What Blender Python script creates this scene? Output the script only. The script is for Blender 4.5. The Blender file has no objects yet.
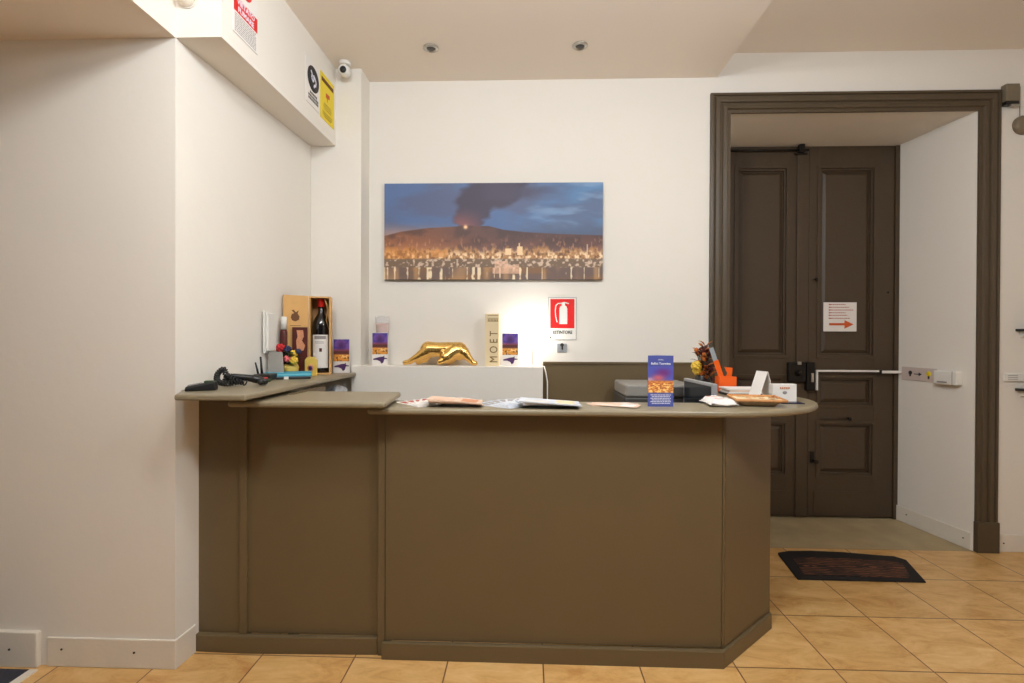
import bpy, math, random
import numpy as np
from mathutils import Vector, Matrix
random.seed(7)
PI = math.pi
C = bpy.context.scene.collection
sc = bpy.context.scene

# ------------------------------------------------------------------ camera
cam_data = bpy.data.cameras.new('camera')
cam_data.sensor_width = 36.0
cam_data.lens = 491.83 / 1024 * 36.0
cam_data.clip_start = 0.05
cam = bpy.data.objects.new('camera', cam_data)
C.objects.link(cam)
fw = Vector((-0.03242, 0.99946, -0.00527)).normalized()
rt = Vector((0.99947, 0.03244, 0.00397)).normalized()
up = rt.cross(fw).normalized()
rt = fw.cross(up).normalized()
cam.matrix_world = Matrix.Translation((0, 0, 1.42)) @ Matrix((rt, up, -fw)).transposed().to_4x4()
sc.camera = cam

# ------------------------------------------------------------------ light and exposure
world = bpy.data.worlds.new('world')
sc.world = world
world.use_nodes = True
bg = world.node_tree.nodes['Background']
bg.inputs[0].default_value = (0.95, 0.97, 1.0, 1)
bg.inputs[1].default_value = 0.07

def area(name, loc, target, size, power, color, size_y=None):
    d = bpy.data.lights.new(name, 'AREA')
    d.shape = 'RECTANGLE' if size_y else 'DISK'
    d.size = size
    if size_y:
        d.size_y = size_y
    d.energy = power
    d.color = color
    o = bpy.data.objects.new(name, d)
    C.objects.link(o)
    o.location = loc
    o.rotation_euler = (Vector(target) - Vector(loc)).to_track_quat('-Z', 'Y').to_euler()
    return o
def bulb(name, loc, power, color, radius=0.12):
    d = bpy.data.lights.new(name, 'POINT')
    d.energy = power
    d.color = color
    d.shadow_soft_size = radius
    o = bpy.data.objects.new(name, d)
    C.objects.link(o)
    o.location = loc
    return o
LIGHTC = (0.86, 0.94, 1.0)
bulb('counter_lamp', (-0.15, 1.20, 2.88), 33, LIGHTC, 0.10)
bulb('room_lamp', (-0.58, 0.35, 3.08), 58, LIGHTC, 0.12)
bulb('right_fill_light', (1.30, 1.10, 2.72), 52, LIGHTC, 0.12)  # added fill without a fitting, brightens the upper ceiling and door side

sc.view_settings.view_transform = 'Standard'
sc.view_settings.look = 'None'
sc.view_settings.exposure = 0.34
sc.view_settings.gamma = 1.0
sc.view_settings.use_curve_mapping = False

# ------------------------------------------------------------------ materials
def lin(c):
    c = c / 255.0
    return c / 12.92 if c <= 0.04045 else ((c + 0.055) / 1.055) ** 2.4
def rgb(r, g, b):
    return (lin(r), lin(g), lin(b), 1)

def mat(name, col, rough=0.6, metal=0.0, var=0.0, scale=6.0, bump=0.0, bscale=60.0, spec=0.5, emit=None, estr=0, alpha=None, trans=0, coat=0):
    m = bpy.data.materials.new(name)
    m.use_nodes = True
    nt = m.node_tree
    b = nt.nodes['Principled BSDF']
    b.inputs['Base Color'].default_value = col
    b.inputs['Roughness'].default_value = rough
    b.inputs['Metallic'].default_value = metal
    b.inputs['Specular IOR Level'].default_value = spec
    if coat:
        b.inputs['Coat Weight'].default_value = coat
    if trans:
        b.inputs['Transmission Weight'].default_value = trans
    if emit:
        b.inputs['Emission Color'].default_value = emit
        b.inputs['Emission Strength'].default_value = estr
    tc = nt.nodes.new('ShaderNodeTexCoord')
    if var or bump:
        n = nt.nodes.new('ShaderNodeTexNoise')
        n.inputs['Scale'].default_value = scale
        n.inputs['Detail'].default_value = 5
        nt.links.new(tc.outputs['Object'], n.inputs['Vector'])
    if var:
        mx = nt.nodes.new('ShaderNodeMix')
        mx.data_type = 'RGBA'
        mx.inputs[6].default_value = tuple(c * (1 - var) for c in col[:3]) + (1,)
        mx.inputs[7].default_value = tuple(min(1, c * (1 + var)) for c in col[:3]) + (1,)
        nt.links.new(n.outputs['Fac'], mx.inputs[0])
        nt.links.new(mx.outputs[2], b.inputs['Base Color'])
    if bump:
        n2 = nt.nodes.new('ShaderNodeTexNoise')
        n2.inputs['Scale'].default_value = bscale
        n2.inputs['Detail'].default_value = 4
        nt.links.new(tc.outputs['Object'], n2.inputs['Vector'])
        bp = nt.nodes.new('ShaderNodeBump')
        bp.inputs['Strength'].default_value = bump
        bp.inputs['Distance'].default_value = 0.01
        nt.links.new(n2.outputs['Fac'], bp.inputs['Height'])
        nt.links.new(bp.outputs['Normal'], b.inputs['Normal'])
    return m

MAT = {}
MAT['plaster'] = mat('plaster', rgb(232, 225, 215), 0.85, var=0.02, scale=2.5, bump=0.25, bscale=9)
MAT['ceiling'] = mat('ceiling_paint', rgb(236, 224, 211), 0.9, var=0.015, scale=2, bump=0.1, bscale=8)
MAT['olive'] = mat('olive_paint', (.142,.098,.047,1), 0.42, var=0.06, scale=4, bump=0.08, bscale=120)
MAT['olive_lit'] = mat('olive_paint_lit', (.265,.215,.135,1), 0.38, var=0.06, scale=5, bump=0.03, bscale=150)  # same olive paint, lightened to stand in for light and wall reflection on tops
MAT['door'] = mat('door_paint', rgb(74, 58, 41), 0.5, var=0.09, scale=7, bump=0.2, bscale=30)
MAT['casing'] = mat('casing_paint', rgb(82, 68, 50), 0.45, var=0.06, scale=7, bump=0.15, bscale=40)
MAT['skirting'] = mat('skirting_paint', rgb(226, 217, 203), 0.6, var=0.06, scale=9, bump=0.1)
MAT['grey_floor'] = mat('grey_stone', rgb(172, 152, 116), 0.6, var=0.3, scale=5, bump=0.15, bscale=40)
MAT['carpet'] = mat('carpet_pile', rgb(52, 52, 62), 0.95, var=0.3, scale=90, bump=0.5, bscale=260)
MAT['black'] = mat('black_plastic', rgb(26, 24, 23), 0.38)
MAT['black_metal'] = mat('black_iron', rgb(30, 25, 21), 0.45, metal=0.4)
MAT['dark'] = mat('dark_matte', rgb(40, 34, 28), 0.8)
MAT['white'] = mat('white_plastic', rgb(232, 228, 220), 0.45)
MAT['paper'] = mat('white_paper', rgb(232, 226, 220), 0.75)
MAT['cream'] = mat('cream_paper', rgb(226, 205, 165), 0.7)
MAT['pinkpaper'] = mat('pink_cream_paper', rgb(226, 194, 170), 0.7, var=0.2, scale=25)
MAT['bluepaper'] = mat('pale_blue_paper', rgb(208, 212, 220), 0.7, var=0.12, scale=25)
MAT['chrome'] = mat('brushed_metal', rgb(190, 186, 178), 0.28, metal=1)
MAT['gold'] = mat('gold_lacquer', rgb(244, 200, 118), 0.27, metal=1, bump=0.25, bscale=55)
MAT['goldprint'] = mat('gold_print', rgb(126, 96, 46), 0.4, metal=0.3)
MAT['wood'] = mat('pale_pine', rgb(214, 164, 98), 0.55, var=0.12, scale=14)
MAT['wood_shaded'] = mat('pine_shaded', rgb(168, 122, 72), 0.6, var=0.12, scale=14)  # the pale pine darkened, painting in the shade inside the wine box
MAT['burn'] = mat('burnt_mark', rgb(112, 68, 34), 0.7)
MAT['wineglass'] = mat('dark_bottle_glass', rgb(14, 10, 10), 0.08, coat=0.5)
MAT['red'] = mat('red_sign', rgb(222, 28, 24), 0.4)
MAT['redwax'] = mat('red_capsule', rgb(205, 32, 24), 0.35)
MAT['yellow'] = mat('yellow_sign', rgb(236, 208, 10), 0.45)
MAT['ink'] = mat('black_ink', rgb(42, 38, 38), 0.6)
MAT['greyink'] = mat('grey_ink', rgb(150, 142, 140), 0.6)
MAT['redink'] = mat('red_ink', rgb(176, 70, 50), 0.6)
MAT['orangeink'] = mat('orange_ink', rgb(206, 88, 30), 0.6)
MAT['purple'] = mat('purple_ink', rgb(74, 40, 92), 0.6)
MAT['turq'] = mat('turquoise_cover', rgb(52, 160, 188), 0.45)
MAT['turq_dark'] = mat('turquoise_pages', rgb(120, 196, 210), 0.6)
MAT['leafgreen'] = mat('leaf_green', rgb(44, 66, 34), 0.6, var=0.3, scale=30)
MAT['petal_red'] = mat('petal_red', rgb(204, 40, 44), 0.6, var=0.25, scale=30)
MAT['petal_pink'] = mat('petal_pink', rgb(226, 110, 112), 0.6, var=0.2, scale=30)
MAT['petal_blue'] = mat('petal_blue', rgb(44, 46, 82), 0.6, var=0.3, scale=30)
MAT['petal_yellow'] = mat('petal_yellow', rgb(230, 190, 66), 0.6, var=0.25, scale=30)
MAT['petal_orange'] = mat('petal_orange', rgb(196, 104, 34), 0.6, var=0.3, scale=30)
MAT['petal_maroon'] = mat('petal_maroon', rgb(88, 30, 26), 0.6, var=0.3, scale=30)
MAT['yellowbag'] = mat('yellow_wrapper', rgb(224, 190, 92), 0.35, var=0.15, scale=30)
MAT['brownbox'] = mat('dark_red_card', rgb(84, 26, 16), 0.4)
MAT['tan'] = mat('tan_print', rgb(206, 140, 100), 0.6, var=0.3, scale=60)
MAT['orange'] = mat('orange_plastic', rgb(240, 96, 22), 0.35)
MAT['greyclear'] = mat('grey_blue_plastic', rgb(150, 156, 160), 0.25)
MAT['printer'] = mat('grey_printer_plastic', rgb(148, 143, 136), 0.45)
MAT['printer_dark'] = mat('dark_printer_plastic', rgb(70, 67, 64), 0.45)
MAT['screen'] = mat('dark_screen', rgb(30, 33, 40), 0.15)
MAT['silver'] = mat('silver_plastic', rgb(176, 178, 182), 0.35, metal=0.4)
MAT['wicker'] = mat('tan_wicker', rgb(176, 150, 118), 0.7, var=0.25, scale=60, bump=0.4, bscale=120)
MAT['wicker_rim'] = mat('orange_wicker', rgb(198, 138, 84), 0.7, var=0.3, scale=60)
MAT['bluebook'] = mat('navy_cover', rgb(34, 34, 58), 0.4)
MAT['brownround'] = mat('brown_enamel', rgb(122, 106, 84), 0.5)
MAT['sensor'] = mat('taupe_plastic', rgb(120, 108, 88), 0.5, var=0.1, scale=30)
MAT['pinkglass'] = mat('pink_candle', rgb(222, 150, 130), 0.4, var=0.15, scale=60)
MAT['pinkstrip'] = mat('pinkish_strip', rgb(206, 188, 180), 0.5)
MAT['canvas'] = mat('canvas_edge', rgb(70, 62, 58), 0.7)
MAT['glow'] = mat('lit_globe', rgb(255, 250, 240), 0.5, emit=(1, 0.97, 0.92, 1), estr=34)
MAT['bluecard'] = mat('blue_card', rgb(70, 82, 160), 0.45)
MAT['whiteink'] = mat('white_ink', rgb(226, 226, 240), 0.6)

def glass_mat():
    m = bpy.data.materials.new('clear_glass')
    m.use_nodes = True
    b = m.node_tree.nodes['Principled BSDF']
    b.inputs['Base Color'].default_value = (0.9, 0.88, 0.86, 1)
    b.inputs['Roughness'].default_value = 0.05
    b.inputs['Alpha'].default_value = 0.28
    return m
MAT['glass'] = glass_mat()

def floor_mat():
    m = bpy.data.materials.new('travertine_tiles')
    m.use_nodes = True
    nt = m.node_tree; N = nt.nodes; L = nt.links
    b = N['Principled BSDF']
    b.inputs['Roughness'].default_value = 0.34
    tc = N.new('ShaderNodeTexCoord')
    sx = N.new('ShaderNodeSeparateXYZ'); L.new(tc.outputs['Object'], sx.inputs[0])
    T, x0, y0 = 0.4183, 1.3266, 2.9933
    def math_(op, a, bval=None, c=None):
        n = N.new('ShaderNodeMath'); n.operation = op
        for i, v in enumerate((a, bval, c)):
            if v is None: continue
            if isinstance(v, (int, float)): n.inputs[i].default_value = v
            else: L.new(v, n.inputs[i])
        return n.outputs[0]
    u = math_('DIVIDE', math_('SUBTRACT', sx.outputs[0], x0), T)
    v = math_('DIVIDE', math_('SUBTRACT', sx.outputs[1], y0), T)
    def edge(t):
        f = math_('FRACT', t)
        return math_('MINIMUM', f, math_('SUBTRACT', 1.0, f))
    e = math_('MINIMUM', edge(u), edge(v))
    g = math_('LESS_THAN', e, 0.0072)
    cu, cv = math_('FLOOR', u), math_('FLOOR', v)
    cmb = N.new('ShaderNodeCombineXYZ'); L.new(cu, cmb.inputs[0]); L.new(cv, cmb.inputs[1])
    wn = N.new('ShaderNodeTexWhiteNoise'); wn.noise_dimensions = '3D'; L.new(cmb.outputs[0], wn.inputs[0])
    vm = N.new('ShaderNodeVectorMath'); vm.operation = 'SCALE'; L.new(wn.outputs['Color'], vm.inputs[0]); vm.inputs[3].default_value = 9
    va = N.new('ShaderNodeVectorMath'); va.operation = 'ADD'; L.new(tc.outputs['Object'], va.inputs[0]); L.new(vm.outputs[0], va.inputs[1])
    mp = N.new('ShaderNodeMapping'); mp.inputs['Scale'].default_value = (2.2, 5.5, 3); L.new(va.outputs[0], mp.inputs[0])
    n1 = N.new('ShaderNodeTexNoise'); n1.inputs['Scale'].default_value = 2.0; n1.inputs['Detail'].default_value = 10; n1.inputs['Roughness'].default_value = 0.72; n1.inputs['Distortion'].default_value = 0.6
    L.new(mp.outputs[0], n1.inputs['Vector'])
    cr = N.new('ShaderNodeValToRGB')
    cr.color_ramp.elements[0].position = 0.3; cr.color_ramp.elements[0].color = rgb(188, 132, 70)
    cr.color_ramp.elements[1].position = 0.68; cr.color_ramp.elements[1].color = rgb(228, 188, 130)
    el = cr.color_ramp.elements.new(0.5); el.color = rgb(215, 169, 106)
    L.new(n1.outputs['Fac'], cr.inputs[0])
    hsv = N.new('ShaderNodeHueSaturation'); L.new(cr.outputs[0], hsv.inputs['Color'])
    vv = math_('MULTIPLY_ADD', wn.outputs['Value'], 0.10, 0.95); L.new(vv, hsv.inputs['Value'])
    mx = N.new('ShaderNodeMix'); mx.data_type = 'RGBA'
    L.new(g, mx.inputs[0]); L.new(hsv.outputs[0], mx.inputs[6]); mx.inputs[7].default_value = rgb(118, 78, 46)
    L.new(mx.outputs[2], b.inputs['Base Color'])
    bp = N.new('ShaderNodeBump'); bp.inputs['Strength'].default_value = 0.4; bp.inputs['Distance'].default_value = 0.003
    L.new(math_('SUBTRACT', 1.0, g), bp.inputs['Height']); L.new(bp.outputs[0], b.inputs['Normal'])
    return m
MAT['tiles'] = floor_mat()

def mat_rug():
    m = bpy.data.materials.new('patterned_rubber')
    m.use_nodes = True
    nt = m.node_tree; N = nt.nodes; L = nt.links
    b = N['Principled BSDF']; b.inputs['Roughness'].default_value = 0.8
    tc = N.new('ShaderNodeTexCoord')
    mp = N.new('ShaderNodeMapping'); L.new(tc.outputs['Object'], mp.inputs[0])
    mp.inputs['Scale'].default_value = (1, 1, 1)
    w = N.new('ShaderNodeTexWave'); w.wave_type = 'RINGS'; w.inputs['Scale'].default_value = 16; w.inputs['Distortion'].default_value = 5; w.inputs['Detail'].default_value = 1
    L.new(mp.outputs[0], w.inputs['Vector'])
    n = N.new('ShaderNodeTexNoise'); n.inputs['Scale'].default_value = 11; L.new(tc.outputs['Object'], n.inputs['Vector'])
    mu = N.new('ShaderNodeMath'); mu.operation = 'MULTIPLY'; L.new(w.outputs['Fac'], mu.inputs[0]); L.new(n.outputs['Fac'], mu.inputs[1])
    cr = N.new('ShaderNodeValToRGB')
    cr.color_ramp.elements[0].position = 0.25; cr.color_ramp.elements[0].color = rgb(32, 22, 18)
    cr.color_ramp.elements[1].position = 0.52; cr.color_ramp.elements[1].color = rgb(124, 74, 46)
    L.new(mu.outputs[0], cr.inputs[0]); L.new(cr.outputs[0], b.inputs['Base Color'])
    return m
MAT['rugpattern'] = mat_rug()
MAT['rugedge'] = mat('black_rubber', rgb(24, 18, 17), 0.8)

def art_mat():
    m = bpy.data.materials.new('printed_picture')
    m.use_nodes = True
    nt = m.node_tree
    a = nt.nodes.new('ShaderNodeAttribute'); a.attribute_name = 'print'
    nt.links.new(a.outputs['Color'], nt.nodes['Principled BSDF'].inputs['Base Color'])
    nt.nodes['Principled BSDF'].inputs['Roughness'].default_value = 0.55
    return m
MAT['art'] = art_mat()

# ------------------------------------------------------------------ mesh helpers
class MB:
    def __init__(s): s.v = []; s.f = []; s.sm = []
    def add(s, vs, fs, smooth=False):
        o = len(s.v); s.v += [tuple(v) for v in vs]
        s.f += [tuple(i + o for i in f) for f in fs]; s.sm += [smooth] * len(fs); return s
    def box(s, x0, x1, y0, y1, z0, z1, R=None):
        vs = [Vector(p) for p in ((x0,y0,z0),(x1,y0,z0),(x1,y1,z0),(x0,y1,z0),(x0,y0,z1),(x1,y0,z1),(x1,y1,z1),(x0,y1,z1))]
        if R is not None: vs = [R @ v for v in vs]
        return s.add(vs, [(0,3,2,1),(4,5,6,7),(0,1,5,4),(1,2,6,5),(2,3,7,6),(3,0,4,7)])
    def prism(s, pts, z0, z1, R=None):
        n = len(pts)
        a = sum(pts[i][0]*pts[(i+1)%n][1]-pts[(i+1)%n][0]*pts[i][1] for i in range(n))
        if a < 0: pts = pts[::-1]
        vs = [Vector((p[0],p[1],z0)) for p in pts] + [Vector((p[0],p[1],z1)) for p in pts]
        if R is not None: vs = [R @ v for v in vs]
        return s.add(vs, [tuple(range(n))[::-1], tuple(range(n,2*n))] + [(i,(i+1)%n,n+(i+1)%n,n+i) for i in range(n)])
    def lathe(s, prof, c=(0,0,0), seg=24, R=None, smooth=True, sx=1, sy=1):
        vs=[]; fs=[]; c=Vector(c)
        for r,z in prof:
            for k in range(seg):
                a=2*PI*k/seg; v=Vector((r*math.cos(a)*sx, r*math.sin(a)*sy, z))
                if R is not None: v = R @ v
                vs.append(v+c)
        for i in range(len(prof)-1):
            for k in range(seg):
                k2=(k+1)%seg
                fs.append((i*seg+k,i*seg+k2,(i+1)*seg+k2,(i+1)*seg+k))
        s.add(vs,fs,smooth)
        o=len(s.v)-len(vs)
        if prof[0][0]>1e-6: s.f.append(tuple(o+k for k in range(seg))[::-1]); s.sm.append(False)
        if prof[-1][0]>1e-6: s.f.append(tuple(o+(len(prof)-1)*seg+k for k in range(seg))); s.sm.append(False)
        return s
    def tube(s, pts, r, seg=8):
        pts=[Vector(p) for p in pts]; n=len(pts); rings=[]; nrm=None
        for i,p in enumerate(pts):
            t=(pts[min(i+1,n-1)]-pts[max(i-1,0)]).normalized()
            if nrm is None:
                nrm = t.orthogonal().normalized()
            else:
                nrm=(nrm-t*nrm.dot(t))
                nrm = nrm.normalized() if nrm.length>1e-6 else t.orthogonal().normalized()
            bn=t.cross(nrm); rr = r[i] if isinstance(r,(list,tuple)) else r
            rings.append([p+(nrm*math.cos(2*PI*k/seg)+bn*math.sin(2*PI*k/seg))*rr for k in range(seg)])
        vs=[v for q in rings for v in q]; fs=[]
        for i in range(n-1):
            for k in range(seg):
                k2=(k+1)%seg; fs.append((i*seg+k,i*seg+k2,(i+1)*seg+k2,(i+1)*seg+k))
        fs.append(tuple(range(seg))[::-1]); fs.append(tuple((n-1)*seg+k for k in range(seg)))
        return s.add(vs,fs,True)
    def ball(s, c, r, seg=14, rings=9, sc_=(1,1,1)):
        prof=[(max(r*math.sin(PI*i/rings),0.0),-r*math.cos(PI*i/rings)) for i in range(rings+1)]
        prof[0]=(1e-7,-r); prof[-1]=(1e-7,r)
        return s.lathe([(a,b*sc_[2]) for a,b in prof], c, seg, sx=sc_[0], sy=sc_[1])
    def grid(s, fn, nu, nv, smooth=True):
        vs=[fn(i/nu,j/nv) for j in range(nv+1) for i in range(nu+1)]
        fs=[(j*(nu+1)+i,j*(nu+1)+i+1,(j+1)*(nu+1)+i+1,(j+1)*(nu+1)+i) for j in range(nv) for i in range(nu)]
        return s.add(vs,fs,smooth)
    def build(s, name, m, parent=None, loc=(0,0,0), rot=(0,0,0), bevel=0, seg=2):
        me=bpy.data.meshes.new(name); me.from_pydata(s.v,[],s.f)
        me.polygons.foreach_set('use_smooth', s.sm)
        me.validate(); me.update()
        me.materials.append(MAT[m] if isinstance(m,str) else m)
        o=bpy.data.objects.new(name,me); C.objects.link(o)
        o.location=loc; o.rotation_euler=rot
        if parent is not None: o.parent=parent
        if bevel:
            bv=o.modifiers.new('bevel','BEVEL'); bv.width=bevel; bv.segments=seg; bv.limit_method='ANGLE'; bv.angle_limit=math.radians(40)
        return o

def thing(name, label, cat, loc=(0,0,0), rz=0, group=None):
    o=bpy.data.objects.new(name,None); C.objects.link(o); o.empty_display_size=0.05
    o.location=loc; o.rotation_euler=(0,0,rz)
    return tag(o,label,cat,group)
def tag(o,label,cat,group=None):
    o['label']=label; o['category']=cat
    if group: o['group']=group
    return o
def struct(o): o['kind']='structure'; return o
def copy_tree(o, parent=None):
    c=o.copy(); C.objects.link(c)
    if parent is not None: c.parent=parent
    for ch in list(o.children): copy_tree(ch,c)
    return c
def text(name, body, size, m, parent, loc, rot=(PI/2,0,0), align='CENTER', sx=1.0, ext=0.0006, bold=0.0, space=1.0):
    cu=bpy.data.curves.new(name,'FONT'); cu.body=body; cu.size=size; cu.align_x=align; cu.align_y='CENTER'; cu.extrude=ext; cu.offset=bold; cu.resolution_u=3; cu.space_character=space
    t=bpy.data.objects.new(name+'_tmp',cu); C.objects.link(t)
    dg=bpy.context.evaluated_depsgraph_get(); dg.update()
    me=bpy.data.meshes.new_from_object(t.evaluated_get(dg)); me.materials.clear(); me.materials.append(MAT[m])
    bpy.data.objects.remove(t)
    o=bpy.data.objects.new(name,me); C.objects.link(o); o.parent=parent; o.location=loc; o.rotation_euler=rot; o.scale=(sx,1,1)
    return o
def remesh(o, voxel, smooth=3):
    r=o.modifiers.new('remesh','REMESH'); r.mode='VOXEL'; r.voxel_size=voxel; r.use_smooth_shade=True
    s=o.modifiers.new('smooth','SMOOTH'); s.iterations=smooth; s.factor=0.5
    return o
def capsule(mb,a,b,ra,rb,n=7):
    a=Vector(a); b=Vector(b)
    mb.tube([a+(b-a)*i/n for i in range(n+1)],[ra+(rb-ra)*i/n for i in range(n+1)],12)
    mb.ball(a,ra,12,8); mb.ball(b,rb,12,8)

# ------------------------------------------------------------------ printed pictures (flat artwork)
def vnoise(u,v,fx,fy,seed):
    rng=np.random.RandomState(seed); g=rng.rand(int(fy)+3,int(fx)+3)
    x=u*fx; y=v*fy; xi=np.floor(x).astype(int); yi=np.floor(y).astype(int); a=x-xi; b=y-yi
    a=a*a*(3-2*a); b=b*b*(3-2*b)
    return (g[yi,xi]*(1-a)+g[yi,xi+1]*a)*(1-b)+(g[yi+1,xi]*(1-a)+g[yi+1,xi+1]*a)*b
def fbm(u,v,fx,fy,seed,o=4):
    r=0; w=0
    for k in range(o): r=r+vnoise(u,v,fx*2**k,fy*2**k,seed+k)*0.5**k; w+=0.5**k
    return r/w
def mixc(a,b,t): return a*(1-t[...,None])+np.array(b,float)*t[...,None]
def sstep(a,b,x): t=np.clip((x-a)/(b-a),0,1); return t*t*(3-2*t)
def etna(u,v,asp=2.25):
    c=np.zeros(u.shape+(3,))+np.array((104,128,170.))
    c=mixc(c,(108,150,190),sstep(.45,1,u)*.9)
    cl=fbm(u,v,4,5,3)
    c=mixc(c,(110,110,134),sstep(.42,.66,cl)*.6)
    c=mixc(c,(142,168,198),sstep(.55,.75,fbm(u,v,5,7,21))*sstep(.5,.8,u)*.8)
    c=mixc(c,(196,160,146),sstep(.62,.45,v)*sstep(.55,.0,u)*.75)
    c=mixc(c,(100,108,132),sstep(.62,.48,v)*sstep(.5,.8,u)*.8)
    # smoke plume
    cx=.375+.16*np.clip((v-.5)/.5,0,1)**1.3; w=.018+.14*np.clip((v-.5)/.32,0,1)**.8
    d=np.abs(u-cx)+(fbm(u,v,10,8,9)-.5)*.11
    pl=sstep(w,w*.6,d)*sstep(.5,.54,v)
    c=mixc(c,(84,74,92),pl*.92)
    tail=sstep(.16,.02,np.abs(v-(.88+.06*u))+(fbm(u,v,8,8,33)-.5)*.2)*sstep(.42,.5,u)*sstep(.95,.6,u)
    c=mixc(c,(92,86,108),tail*.8)
    c=mixc(c,(176,112,108),pl*sstep(.78,.52,v)*sstep(.5,.35,u)*.85)
    # mountain
    r=np.interp(u,[0,.08,.2,.33,.37,.42,.48,.55,.65,.8,1],[.455,.50,.535,.55,.565,.555,.555,.515,.49,.47,.455])
    mo=sstep(r+.006,r-.006,v)
    mc=np.zeros(u.shape+(3,))+np.array((112,84,82.))
    mc=mixc(mc,(200,132,84),sstep(.6,.0,u)*.5+sstep(.5,.25,v)*.35)
    mc=mixc(mc,(84,66,66),sstep(.4,.7,fbm(u,v,14,10,5))*.5)
    c=c*(1-mo[...,None])+mc*mo[...,None]
    sp=fbm(u,v,70,34,11,2)
    c=mixc(c,(214,160,124),sstep(.62,.8,fbm(u,v,120,22,51,2))*mo*sstep(.5,.34,v)*.55)
    hot=np.exp(-(((u-.375)/.009)**2+((v-.545)/.02)**2)); c=mixc(c,(255,214,170),np.clip(hot*1.3,0,1))
    # town
    town=sstep(.34,.29,v+(fbm(u,v,60,3,14,2)-.5)*.09)
    tc=np.zeros(u.shape+(3,))+np.array((178,128,82.))
    b=fbm(u,v,90,34,15,2)
    tc=mixc(tc,(246,216,174),sstep(.46,.7,b)*sstep(.34,.24,v)); tc=mixc(tc,(120,84,58),sstep(.4,.25,b))
    tc=mixc(tc,(226,140,56),sstep(.35,.05,u)*.45)
    c=c*(1-town[...,None])+tc*town[...,None]
    dome=((np.abs(u-.625)<.012)&(v<.345))|((np.abs(u-.622)<.003)&(v<.375))|((np.abs(u-.572)<.014)&(v<.325)); c=mixc(c,(240,206,160),dome*(v>.25)*1.)
    c=mixc(c,(216,146,78),((np.abs(u-.255)<.04)&(v>.235)&(v<.31+.01*np.sin(u*160)))*.65)
    c=mixc(c,(220,190,160),((np.abs(u-.93)<.0022)&(v<.36)&(v>.2))*.8)
    # boats
    bo=sstep(.225,.205,v); bb=fbm(u,v,80,40,18,2)
    bc=np.zeros(u.shape+(3,))+np.array((122,98,78.)); bc=mixc(bc,(224,196,172),sstep(.5,.72,bb)*.85); c=c*(1-bo[...,None])+bc*bo[...,None]
    # water with light streaks
    wa=sstep(.135,.12,v); st=vnoise(u,v*0,120,1,24)*(.8+.3*vnoise(u,v,60,30,44)); wc=np.zeros(u.shape+(3,))+np.array((132,96,68.))
    wc=mixc(wc,(112,90,82),sstep(.3,.6,fbm(u,v,6,10,28)))
    wc=mixc(wc,(232,176,110),sstep(.4,.8,vnoise(u,v*.3,34,10,77))*.45); wc=mixc(wc,(250,230,192),sstep(.74,.88,st)*.9); c=c*(1-wa[...,None])+wc*wa[...,None]
    ship=((u>.5)&(u<.62)&(v>.06)&(v<.06+.06+.35*(u-.5)))|((u>.51)&(u<.57)&(v>.1)&(v<.19)); c=mixc(c,(236,190,160),ship*(.45+.5*fbm(u,v,90,40,61,2)))
    return 255*(np.clip(c,0,255)/255)**(1.0+.22*sstep(.28,.4,v))[...,None]
def purplesky(u,v):
    c=np.zeros(u.shape+(3,))+np.array((74,60,150.))
    c=mixc(c,(120,86,170),sstep(.45,.6,fbm(u,v,4,5,3))); c=mixc(c,(76,36,96),np.exp(-((u-.5)/.25)**2-((v-.72)/.2)**2)*.9)
    c=mixc(c,(176,70,60),sstep(.62,.42,v)*.9); c=mixc(c,(74,44,40),sstep(.5,.44,v)*sstep(.28,.36,v)*.8)
    c=mixc(c,(226,152,60),sstep(.34,.28,v)); b=vnoise(u,v,12,14,5); c=mixc(c,(96,60,30),(b>.6)*(v<.22)*.8); c=mixc(c,(250,214,150),(b<.3)*(v<.3)*(v>.15)*.8)
    return c
def cover(u,v):
    c=np.zeros(u.shape+(3,))+np.array((74,84,158.))
    k=sstep(.80,.78,v)*sstep(.26,.28,v)
    w=(v-.27)/.52; w=np.clip(w,0,1)
    p=np.zeros(u.shape+(3,))+np.array((84,92,182.)); p=mixc(p,(112,44,120),np.exp(-((u-.6)/.3)**2-((w-.75)/.16)**2)); p=mixc(p,(206,98,110),np.exp(-((u-.4)/.25)**2-((w-.56)/.12)**2))
    p=mixc(p,(214,176,190),sstep(.62,.5,w)*sstep(.35,.05,u)*.8)
    p=mixc(p,(224,136,64),sstep(.50,.42,w)); b=fbm(u,w,14,26,6,3); p=mixc(p,(255,214,130),sstep(.5,.62,b)*sstep(.4,.34,w)); p=mixc(p,(150,70,50),sstep(.44,.35,b)*sstep(.5,.42,w)*.5)
    c=c*(1-k[...,None])+p*k[...,None]
    return c
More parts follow.
